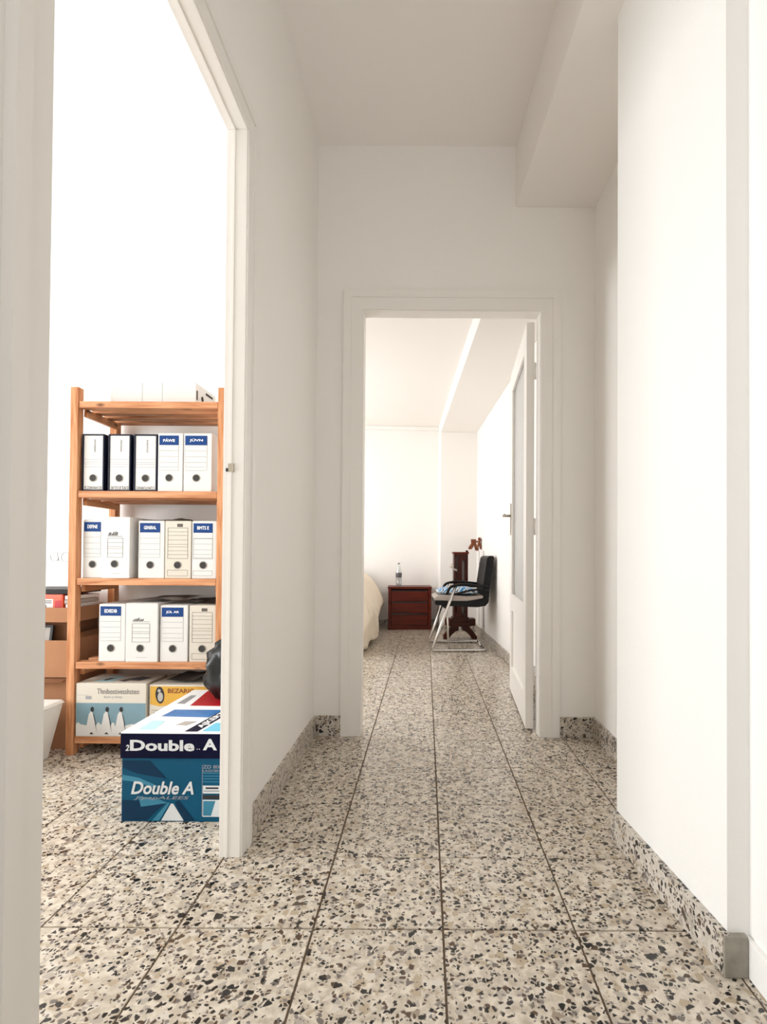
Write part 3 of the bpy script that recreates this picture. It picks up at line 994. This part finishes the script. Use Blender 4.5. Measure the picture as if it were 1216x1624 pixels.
prints('panel_lines', [rect(px0, px1, q, q + 0.003) for q in (0.140, 0.150, 0.160, 0.170)], y, 'teal_light', t)
prints('panel_bars', [rect(px0, px1, 0.081, 0.094), rect(px0 + 0.003, px0 + 0.06, 0.108, 0.110), rect(px0 + 0.01, px0 + 0.055, 0.116, 0.122)], y - 0.0004, 'ink', t)
prints('panel_picture', [[(px0 + 0.002, 0.022), (px0 + 0.03, 0.022), (px0 + 0.045, 0.074), (px0 + 0.002, 0.074)]], y - 0.0004, 'teal_light', t)
text('lettering', 'ZD 80021', px0, px1, 0.188, 0.200, y, 'ink_light', t)
text('lettering', 'LAGOBN W', px0, px1, 0.176, 0.184, y, 'ink_light', t)
yl = -0.0048
text('lettering', 'Double', 0.030, 0.258, 0.250, 0.289, yl, 'ink_silver', ld, bold=0.035)
text('lettering', 'A', 0.288, 0.338, 0.254, 0.294, yl, 'ink_silver', ld, bold=0.035)
text('lettering', '2', 0.014, 0.027, 0.250, 0.272, yl, 'ink_silver', ld, bold=0.03, shear=0.2)
text('lettering', '..', 0.266, 0.278, 0.256, 0.259, yl, 'ink_silver', ld)
zt = 0.3146
prints_top('pale_blue_print', [[(0.040, 0.030), (0.100, 0.030), (0.090, 0.130), (0.040, 0.130)]], zt, 'pale_blue', ld)
prints_top('blue_photo_print', [[(0.045, 0.185), (0.235, 0.175), (0.262, 0.275), (0.055, 0.275)]], zt, 'mid_blue', ld)
prints_top('grey_patch_print', [[(0.150, 0.080), (0.195, 0.075), (0.215, 0.125), (0.165, 0.125)]], zt, 'paper', ld)
prints_top('navy_strip_print', [[(0.215, 0.010), (0.262, 0.010), (0.300, 0.285), (0.255, 0.285)]], zt, 'navy_lid', ld)
prints_top('sky_blue_print', [[(0.275, 0.015), (0.380, 0.015), (0.380, 0.110), (0.288, 0.110)]], zt, 'sky_blue', ld)
text('lettering', 'AJKERTS', 0.236, 0.282, 0.050, 0.262, zt + 0.0006, 'ink_white', ld, bold=0.03, spin=R(80), plane='top')

t = thing('paper_carton', 'white carton with a red panel on its lid behind the teal carton', 'box', (-1.072, 2.190, 0.0))
w2, d2 = 0.388, 0.285
box('body', (0, w2, 0, d2, 0, 0.300), 'card_white', t, bevel=0.002)
ld = carton_lid(t, w2, d2, 0.224, 0.311, 'lid_white', 'lid_white')
prints_top('red_print', [[(0.092, 0.030), (0.388, 0.022), (0.388, 0.275), (0.068, 0.268)]], zt, 'red_print', ld)
prints_top('grey_print', [[(0.022, 0.060), (0.058, 0.055), (0.050, 0.190), (0.026, 0.190)]], zt, 'ink_light', ld)


# black plastic bag on the white carton
def lumpy(name, prof, m, parent, n=28, amp=0.012, seed=0.0, sx=1.0, sy=1.0, fold=0.0):
    bm = bmesh.new()
    rings = []
    for j, (r, z) in enumerate(prof):
        ring = []
        for k in range(n):
            a = 2 * math.pi * k / n
            q = noise.noise(Vector((math.cos(a) * 2.2 + seed, math.sin(a) * 2.2, z * 14))) * amp
            q += fold * math.sin(a * 9 + z * 30 + seed) * (0.4 + r)
            ring.append(bm.verts.new(((r + q) * math.cos(a) * sx, (r + q) * math.sin(a) * sy, z)))
        rings.append(ring)
    for a, b in zip(rings, rings[1:]):
        for k in range(n):
            bm.faces.new((a[k], a[(k + 1) % n], b[(k + 1) % n], b[k]))
    bm.faces.new(rings[0])
    bm.faces.new(rings[-1])
    return link(name, finish(bm, name, smooth=True), m, parent)


t = thing('plastic_bag', 'black plastic bag slumped on the white carton beside the door frame', 'bag', (-0.842, 2.355, 0.3152))
lumpy('bag_body', [(0.060, 0.0), (0.085, 0.010), (0.104, 0.035), (0.112, 0.07), (0.122, 0.10), (0.110, 0.13), (0.118, 0.155), (0.104, 0.18), (0.106, 0.20), (0.084, 0.225),
                   (0.070, 0.245), (0.040, 0.262), (0.026, 0.274)], 'bag', t, n=40, amp=0.045, seed=4.0, fold=0.022, sy=0.95)
lumpy('knotted_neck', [(0.026, 0.270), (0.020, 0.280), (0.030, 0.292), (0.045, 0.305), (0.040, 0.318)], 'bag', t, n=18, amp=0.03, seed=9.0, fold=0.02)

# ------------------------------------------------------------------ heap of cartons left of the rack
def open_carton(name, label, x0, x1, y0, y1, z0, z1, m, flaps=(), wall=0.005, inner=None):
    t = thing(name, label, 'box', (x0, y0, z0 + 0.0005))
    w, d, h = x1 - x0, y1 - y0, z1 - z0
    boxes('carton_body', [(0, w, 0, wall, 0, h), (0, w, d - wall, d, 0, h), (0, wall, wall, d - wall, 0, h), (w - wall, w, wall, d - wall, 0, h),
                          (wall, w - wall, wall, d - wall, 0, wall)], m, t)
    for f in flaps:
        bm = bmesh.new()
        a = [bm.verts.new(p) for p in f]
        bm.faces.new(a)
        bmesh.ops.solidify(bm, geom=bm.faces[:], thickness=0.004)
        link('flap', finish(bm, 'flap'), m, t)
    return t


# lowest carton, its top flap folded open to the front
t = open_carton('cardboard_box', 'low brown cardboard box with pale flap behind the white bin', -2.12, -1.722, 2.575, 2.860, 0.0, 0.345, 'card_brown',
                flaps=[[(0.0, 0.0, 0.345), (0.395, 0.0, 0.345), (0.385, -0.052, 0.331), (0.010, -0.052, 0.331)]])
t = open_carton('cardboard_box', 'open brown cardboard box in the middle of the heap', -2.12, -1.716, 2.560, 2.862, 0.348, 0.525, 'card_brown',
                flaps=[[(0.404, 0.010, 0.177), (0.404, 0.292, 0.177), (0.400, 0.292, 0.207), (0.400, 0.030, 0.203)]])
t = thing('cardboard_box', 'dark brown carton standing inside the open box of the heap', 'box', (-2.100, 2.640, 0.356))
box('carton_body', (0, 0.350, 0, 0.200, 0, 0.252), 'card_dark', t, bevel=0.003)
boxes('paper_tag', [(0.150, 0.188, -0.0015, 0.0, 0.175, 0.240)], 'card_cream', t)
t = open_carton('cardboard_tray', 'shallow light brown cardboard tray on top of the heap', -2.10, -1.704, 2.570, 2.850, 0.612, 0.682, 'card_brown')
t = thing('plastic_pack', 'orange-red plastic pack with white label lying in the cardboard tray', 'pack', (-2.060, 2.590, 0.6185))
box('pack_body', (0, 0.29, 0, 0.20, 0, 0.128), 'orange_bird', t, bevel=0.008)
prints('pack_label', [rect(0.182, 0.243, 0.050, 0.104)], -0.0008, 'card_white', t)
prints('label_lines', [rect(0.188, 0.236, q, q + 0.004) for q in (0.084, 0.093)] + [rect(0.19, 0.21, 0.055, 0.075)], -0.0014, 'ink_grey', t)
prints('darker_panel', [[(0.247, 0.006), (0.283, 0.006), (0.283, 0.100), (0.252, 0.095)]], -0.0008, 'red_print', t)
t = thing('paper_stack', 'stack of white papers at the right end of the cardboard tray', 'papers', (-1.762, 2.590, 0.6185))
for k in range(6):
    box('paper_sheet', (0, 0.045, 0, 0.2, 0, 0.018), 'card_white' if k % 2 else 'paper', t, loc=(random.uniform(-0.003, 0.003), random.uniform(0, 0.01), k * 0.0205), bevel=0.001)
t = thing('folder_case', 'flat black folder case lying on the orange-red pack', 'case', (-2.100, 2.585, 0.7475))
box('case_body', (0, 0.385, 0, 0.22, 0, 0.024), 'black_plastic', t, bevel=0.003)
box('spine_band', (0.15, 0.24, -0.001, 0.0, 0.004, 0.020), 'paper_dark', t)

# framed picture leaning on the heap, seen on edge beside the door frame
t = thing('picture_frame', 'grey framed print leaning against the cardboard boxes', 'picture', (-2.02, 2.500, 0.352))
fr = boxes('frame', [(0, 0.20, 0, 0.012, 0, 0.012), (0, 0.20, 0, 0.012, 0.228, 0.24), (0, 0.012, 0, 0.012, 0.012, 0.228), (0.188, 0.20, 0, 0.012, 0.012, 0.228)], 'ink', t)
box('print_sheet', (0.012, 0.188, 0.004, 0.008, 0.012, 0.228), 'paper', t)
t.rotation_euler = (R(-9), 0, 0)
t.location = (-2.030, 2.574, 0.356)

# tapered white bin in front of the heap
t = thing('waste_bin', 'white tapered plastic bin with lid beside the rack foot', 'bin', (-1.880, 2.352, 0.0))


def frustum(name, b0, b1, z0, z1, m, parent, bevel=0.01):
    bm = bmesh.new()
    vs = [bm.verts.new((sx * b[0], sy * b[1], z)) for b, z in ((b0, z0), (b1, z1)) for sx, sy in ((-1, -1), (1, -1), (1, 1), (-1, 1))]
    for f in ((0, 3, 2, 1), (4, 5, 6, 7), (0, 1, 5, 4), (1, 2, 6, 5), (2, 3, 7, 6), (3, 0, 4, 7)):
        bm.faces.new([vs[i] for i in f])
    return link(name, finish(bm, name, bevel, 3, True), m, parent)


frustum('bin_body', (0.145, 0.105), (0.195, 0.130), 0.0, 0.250, 'bin', t)
frustum('bin_lid', (0.200, 0.135), (0.190, 0.126), 0.250, 0.266, 'bin', t, 0.004)
box('lid_grip', (0.06, 0.12, -0.03, 0.01, 0.266, 0.271), 'ink_grey', t, bevel=0.001)

# pencilled writing on the storage wall
wr = thing('wall_writing', 'faint grey pencilled letters on the white wall left of the rack', 'writing')
wr.location = (-2.042, 2.8786, 0.905)
tube('pencil_letter', [(0.022 * math.cos(a) + 0.026, 0, 0.022 + 0.024 * math.sin(a)) for a in [R(-200 + 12 * k) for k in range(17)]], 0.0011, 'pencil', wr, n=5)
tube('pencil_letter', [(0.040, 0, 0.052), (0.044, 0, 0.02), (0.050, 0, 0.0)], 0.0010, 'pencil', wr, n=5)
tube('pencil_letter', [(0.085 + 0.022 * math.cos(a), 0, 0.020 + 0.026 * math.sin(a)) for a in [R(20 + 15 * k) for k in range(20)]], 0.0011, 'pencil', wr, n=5)

# ------------------------------------------------------------------ bedroom: chest of drawers and bottle
NX, NY = -0.470, 6.70
chest = thing('nightstand', 'red-brown mahogany nightstand with three drawers against the bedroom wall', 'nightstand', (NX, NY, 0), R(3.0))
w, d, h = 0.545, 0.36, 0.545
boxes('carcass', [(0, 0.035, 0, d, 0, h - 0.028), (w - 0.035, w, 0, d, 0, h - 0.028), (0.035, w - 0.035, d - 0.01, d, 0, h - 0.028),
                  (0.035, w - 0.035, 0.012, d - 0.01, 0, 0.06)] +
      [(0.035, w - 0.035, 0.02, d - 0.01, z, z + 0.012) for z in (0.06, 0.206, 0.352)], 'mahogany', chest, bevel=0.002)
box('top', (-0.006, w + 0.006, -0.008, d, h - 0.028, h), 'mahogany', chest, bevel=0.004)
for z in (0.064, 0.212, 0.360):
    dr = box('drawer', (0.040, w - 0.040, 0.004, d - 0.02, z + 0.004, z + 0.126), 'mahogany', chest, bevel=0.003)
    box('gap_shade_strip', (0.040, w - 0.040, 0.014, 0.03, z + 0.1265, z + 0.142), 'dark_patch', dr)  # dark strip painted as the shaded gap above the drawer

t = thing('water_bottle', 'clear plastic water bottle with grey label on the nightstand', 'bottle', (-0.345, 6.82, h + 0.0005))
lathe('bottle_body', [(0.0, 0.0), (0.034, 0.0), (0.039, 0.008), (0.039, 0.06), (0.037, 0.065), (0.039, 0.07), (0.039, 0.19), (0.033, 0.215), (0.018, 0.255), (0.0135, 0.268), (0.0135, 0.285), (0.0, 0.285)], 'water', t, 24)
lathe('bottle_label', [(0.0396, 0.112), (0.0396, 0.172)], 'ink_grey', t, 24)
lathe('bottle_water', [(0.0, 0.004), (0.036, 0.004), (0.036, 0.105), (0.0, 0.105)], 'water', t, 20)
lathe('bottle_cap', [(0.0, 0.302), (0.0155, 0.302), (0.0155, 0.282), (0.0, 0.282)], 'ink_light', t, 16)

# ------------------------------------------------------------------ bed
bed = thing('bed', 'low bed with dark base standing left inside the bedroom', 'bed', (-1.99, 5.02, 0), R(3.0))
box('bed_base', (0.05, 1.28, 0.10, 1.84, 0.06, 0.26), 'bed_base', bed, bevel=0.01)
box('mattress', (0.02, 1.31, 0.04, 1.86, 0.26, 0.47), 'mattress', bed, bevel=0.03, seg=3)
for lx in (0.10, 1.18):
    for ly in (0.14, 1.74):
        box('leg', (lx, lx + 0.06, ly, ly + 0.06, 0, 0.07), 'bed_base', bed)

# duvet draped over the bed, its right edge hanging towards the floor
prof = [(-1.98, 0.64), (-1.6, 0.70), (-1.2, 0.745), (-0.95, 0.745), (-0.80, 0.715), (-0.69, 0.62), (-0.60, 0.50), (-0.55, 0.40), (-0.535, 0.33)]
bm = bmesh.new()
NV = 80
grid = []
for j in range(NV + 1):
    v = j / NV
    yy = 4.90 + v * 2.00
    row = []
    pts = list(prof)
    # hem: trails on the floor near the foot end, rises further back
    s = max(0.0, min(1.0, (yy - 5.25) / 0.75))
    hz = 0.012 + 0.10 * s
    hx = -0.585 - 0.10 * max(0.0, (yy - 5.9)) + 0.10 * math.exp(-((yy - 5.72) / 0.13) ** 2)
    pts += [(-0.54 * 0.6 + hx * 0.4, 0.33 * 0.62 + hz * 0.38), (-0.54 * 0.25 + hx * 0.75, 0.33 * 0.25 + hz * 0.75), (hx, hz)]
    # resample
    for i in range(len(pts) - 1):
        for q in range(3):
            f = q / 3
            x = pts[i][0] * (1 - f) + pts[i + 1][0] * f
            z = pts[i][1] * (1 - f) + pts[i + 1][1] * f
            k = i + f
            fold = (0.022 * math.sin(yy * 21 + k * 1.0) + 0.012 * math.sin(yy * 37 - k * 0.8 + 1)) * max(0, (k - 3)) / 6 + 0.016 * noise.noise(Vector((x * 5, yy * 5, 2.2)))
            row.append((x + fold * 0.9, yy, z + 0.02 * noise.noise(Vector((x * 4 + 7, yy * 4, 0)))))
    row.append((pts[-1][0] + 0.02 * math.sin(yy * 21 + 10), yy, max(0.01, pts[-1][1])))
    # foot end slopes down
    e = max(0.0, 1 - v / 0.16)
    out = []
    for (x, y_, z) in row:
        out.append(bm.verts.new((x - 0.05 * e, y_ - 0.0 * e, max(0.012, z * (1 - 0.55 * e * e)))))
    grid.append(out)
for j in range(NV):
    for i in range(len(grid[0]) - 1):
        bm.faces.new((grid[j][i], grid[j][i + 1], grid[j + 1][i + 1], grid[j + 1][i]))
me = finish(bm, 'duvet', smooth=True)
duvet = link('duvet', me, 'duvet')
sol = duvet.modifiers.new('thickness', 'SOLIDIFY')
sol.thickness = 0.03
sol.offset = -1
sub = duvet.modifiers.new('soft', 'SUBSURF')
sub.levels = sub.render_levels = 1
tag(duvet, 'cream duvet heaped over the bed and hanging down its side', 'duvet')

# ------------------------------------------------------------------ visitor chair, facing left, back against the right wall
ch = thing('visitor_chair', 'black leatherette visitor chair on a chrome sled frame by the bedroom wall', 'chair', (0.30, 5.48, 0), R(3.0))
HWID = 0.27
for s in (-1, 1):
    yy = s * HWID
    # from the arm down to the front foot, along the floor, to the rear corner
    tube('sled_tube', fillet([(-0.020, yy, 0.640), (-0.250, yy, 0.0155), (0.285, yy, 0.0155), (0.285, 0, 0.0155)], 0.035), 0.0150, 'chrome', ch, n=12)
    arm = fillet([(0.300, yy * 1.02, 0.640), (0.05, yy * 1.02, 0.665), (-0.075, yy * 1.02, 0.640), (-0.105, yy * 1.02, 0.565)], 0.07, 6)
    tube('armrest', arm, 0.0145, 'black_plastic', ch, n=10)
    tube('arm_bracket', fillet([(0.315, yy, 0.605), (0.18, yy, 0.615), (-0.035, yy, 0.565)], 0.08, 6), 0.0105, 'black_plastic', ch, n=10)
tube('support_tube', fillet([(-0.085, -HWID, 0.028), (-0.095, -HWID + 0.01, 0.30), (-0.105, -HWID + 0.05, 0.445)], 0.05), 0.011, 'chrome', ch, n=12)
box('cross_bar', (-0.13, -0.10, -HWID, HWID, 0.425, 0.448), 'black_plastic', ch, bevel=0.004)
# seat shell and back shell: side outline given a width
seat_pts = [(-0.215, 0.500), (-0.222, 0.475), (-0.205, 0.455), (-0.10, 0.446), (0.08, 0.438), (0.20, 0.434), (0.285, 0.446), (0.315, 0.480), (0.322, 0.52),
            (0.270, 0.520), (0.10, 0.490), (-0.10, 0.497)]


def wide(name, pts, half, m, parent, bevel):
    return prism_xz(name, pts, -half, half, m, parent, bevel)


wide('seat_shell', seat_pts, 0.235, 'leather', ch, 0.006)
wide('seat_pad', [(-0.218, 0.500), (-0.10, 0.4985), (0.10, 0.492), (0.262, 0.522), (0.262, 0.548), (0.10, 0.540), (-0.06, 0.552), (-0.19, 0.548), (-0.226, 0.528)], 0.230, 'grey_pad', ch, 0.012)
wide('backrest', [(0.264, 0.524), (0.324, 0.522), (0.328, 0.62), (0.352, 0.80), (0.372, 0.925), (0.362, 0.945), (0.325, 0.945), (0.300, 0.925), (0.282, 0.80), (0.262, 0.66)], 0.225, 'leather', ch, 0.012)
t = thing('seat_cushion', 'blue and white patterned cushion lying on the black chair', 'cushion', (0.30, 5.48, 0.5535), R(3.0))
bm = bmesh.new()
n = 14
top = []
bot = []
for j in range(n + 1):
    a, b = [], []
    for i in range(n + 1):
        u, v = i / n * 2 - 1, j / n * 2 - 1
        k = max(0.0, (1 - abs(u) ** 4) * (1 - abs(v) ** 4)) ** 0.5
        x, y_ = 0.02 + u * 0.205, v * 0.205
        z = 0.044 * k + 0.006 * noise.noise(Vector((u * 3, v * 3, 1)))
        a.append(bm.verts.new((x, y_, 0.024 + z)))
        b.append(bm.verts.new((x, y_, 0.024 - 0.024 * k)))
    top.append(a)
    bot.append(b)
for g in (top, bot):
    for j in range(n):
        for i in range(n):
            bm.faces.new((g[j][i], g[j][i + 1], g[j + 1][i + 1], g[j + 1][i]))
bmesh.ops.remove_doubles(bm, verts=bm.verts[:], dist=0.0015)
link('cushion_body', finish(bm, 'cushion_body', smooth=True), 'cushion', t)
edge = [(0.02 + 0.205 * math.copysign(abs(math.cos(a)) ** 0.35, math.cos(a)), 0.205 * math.copysign(abs(math.sin(a)) ** 0.35, math.sin(a)), 0.024) for a in [2 * math.pi * k / 40 for k in range(40)]]
tube('piping', edge, 0.004, 'card_white', t, n=6, closed=True)

# ------------------------------------------------------------------ dark mahogany pedestal behind the chair
ped = thing('pedestal_stand', 'tall dark mahogany pedestal with pale light-painted slots behind the chair', 'stand', (0.395, 6.05, 0), R(3.0))
for s in (-1, 1):
    # arched feet left and right
    prism_xz('foot', [(s * 0.02, 0.10), (s * 0.02, 0.155), (s * 0.10, 0.145), (s * 0.190, 0.03), (s * 0.190, 0.0), (s * 0.135, 0.0), (s * 0.10, 0.055), (s * 0.06, 0.09)], -0.06, 0.06, 'mahogany_dark', ped, 0.004)
    box('scroll_block', (s * 0.125 - 0.045, s * 0.125 + 0.045, -0.07, 0.07, 0.150, 0.235), 'mahogany_dark', ped, bevel=0.016, seg=3)
box('plinth', (-0.115, 0.115, -0.085, 0.085, 0.145, 0.190), 'mahogany_dark', ped, bevel=0.008)
box('collar', (-0.095, 0.095, -0.08, 0.08, 0.190, 0.250), 'mahogany_dark', ped, bevel=0.012)
boxes('column', [(-0.080, -0.060, -0.07, 0.07, 0.25, 0.965), (-0.048, 0.012, -0.07, 0.07, 0.25, 0.965), (0.046, 0.080, -0.07, 0.07, 0.25, 0.965),
                 (-0.060, -0.048, -0.07, 0.07, 0.25, 0.30), (0.012, 0.046, -0.07, 0.07, 0.25, 0.285), (-0.060, -0.048, -0.07, 0.07, 0.88, 0.965),
                 (0.012, 0.046, -0.07, 0.07, 0.89, 0.965), (0.012, 0.046, -0.07, 0.07, 0.64, 0.665)], 'mahogany_dark', ped, bevel=0.002)
boxes('slot_light_strip', [(-0.060, -0.048, 0.0, 0.01, 0.30, 0.76), (0.012, 0.046, 0.0, 0.01, 0.285, 0.64), (0.012, 0.046, 0.0, 0.01, 0.665, 0.89)], 'pale_strip', ped)  # pale strips stand in for light showing between the slats
box('dark_opening', (-0.066, -0.042, -0.0715, -0.0655, 0.80, 0.93), 'dark_patch', ped)  # dark plate on the front, standing in for a shaded opening
box('top_plate', (-0.090, 0.090, -0.08, 0.08, 0.965, 0.985), 'mahogany', ped, bevel=0.003)
box('finial', (0.062, 0.088, -0.02, 0.02, 0.985, 1.005), 'mahogany_dark', ped, bevel=0.005)
tube('ornament_spray', fillet([(-0.045, -0.07, 0.775), (-0.085, -0.09, 0.79), (-0.115, -0.095, 0.825), (-0.135, -0.09, 0.822)], 0.02), [0.012] * 18 if False else 0.010, 'pale_strip', ped, n=8)
tube('ornament_spray', fillet([(-0.085, -0.09, 0.79), (-0.100, -0.10, 0.845), (-0.125, -0.10, 0.850)], 0.02), 0.007, 'pale_strip', ped, n=8)

# wooden wall hooks with cords beside the pier corner
def wall_hook(label, v, z, reach, half):
    """a block on the wall with two fat drooping prongs, reach = how far it stands out of the wall"""
    px, py = br(-0.0, v)
    t = thing('wall_hook', label, 'hook', (px, py, z), BA, 'wooden hooks on the bedroom wall')
    prism_xz('back_block', [(-0.035 * reach, 0.055), (-0.090 * reach, 0.055), (-0.095 * reach, 0.125), (-0.032 * reach, 0.125)], -half, half, 'hook_wood', t, 0.004)
    box('wall_pin', (-0.045 * reach, 0, -0.010, 0.010, 0.085, 0.105), 'hook_wood', t, bevel=0.002)
    prism_xz('prong', [(-0.062 * reach, 0.056), (-0.092 * reach, 0.075), (-0.128 * reach, 0.018), (-0.120 * reach, 0.0), (-0.088 * reach, 0.002), (-0.070 * reach, 0.030)], -half, half, 'hook_wood', t, 0.004)
    prism_xz('prong', [(-0.062 * reach, 0.056), (-0.035 * reach, 0.078), (-0.004 * reach, 0.006), (-0.012 * reach, -0.018), (-0.040 * reach, -0.010), (-0.052 * reach, 0.030)], -half, half, 'hook_wood', t, 0.004)
    return t


wall_hook('larger brown wooden double hook on the wall, nearer the pier', 3.55, 1.020, 1.0, 0.022)
wall_hook('slimmer brown wooden double hook on the wall, nearer the chair', 3.33, 1.035, 0.42, 0.030)
for v, lab in ((3.10, 'thin cord hanging down the wall behind the chair back'), (3.45, 'thin cord hanging down the wall close to the pedestal')):
    px, py = br(-0.006, v)
    c = tube('cord', [(px, py, 0.10), (px - 0.002, py + 0.004, 0.40), (px, py, 0.70), (px - 0.004, py, 1.00)], 0.0022, 'ink_grey', n=6)
    tag(c, lab, 'cord')
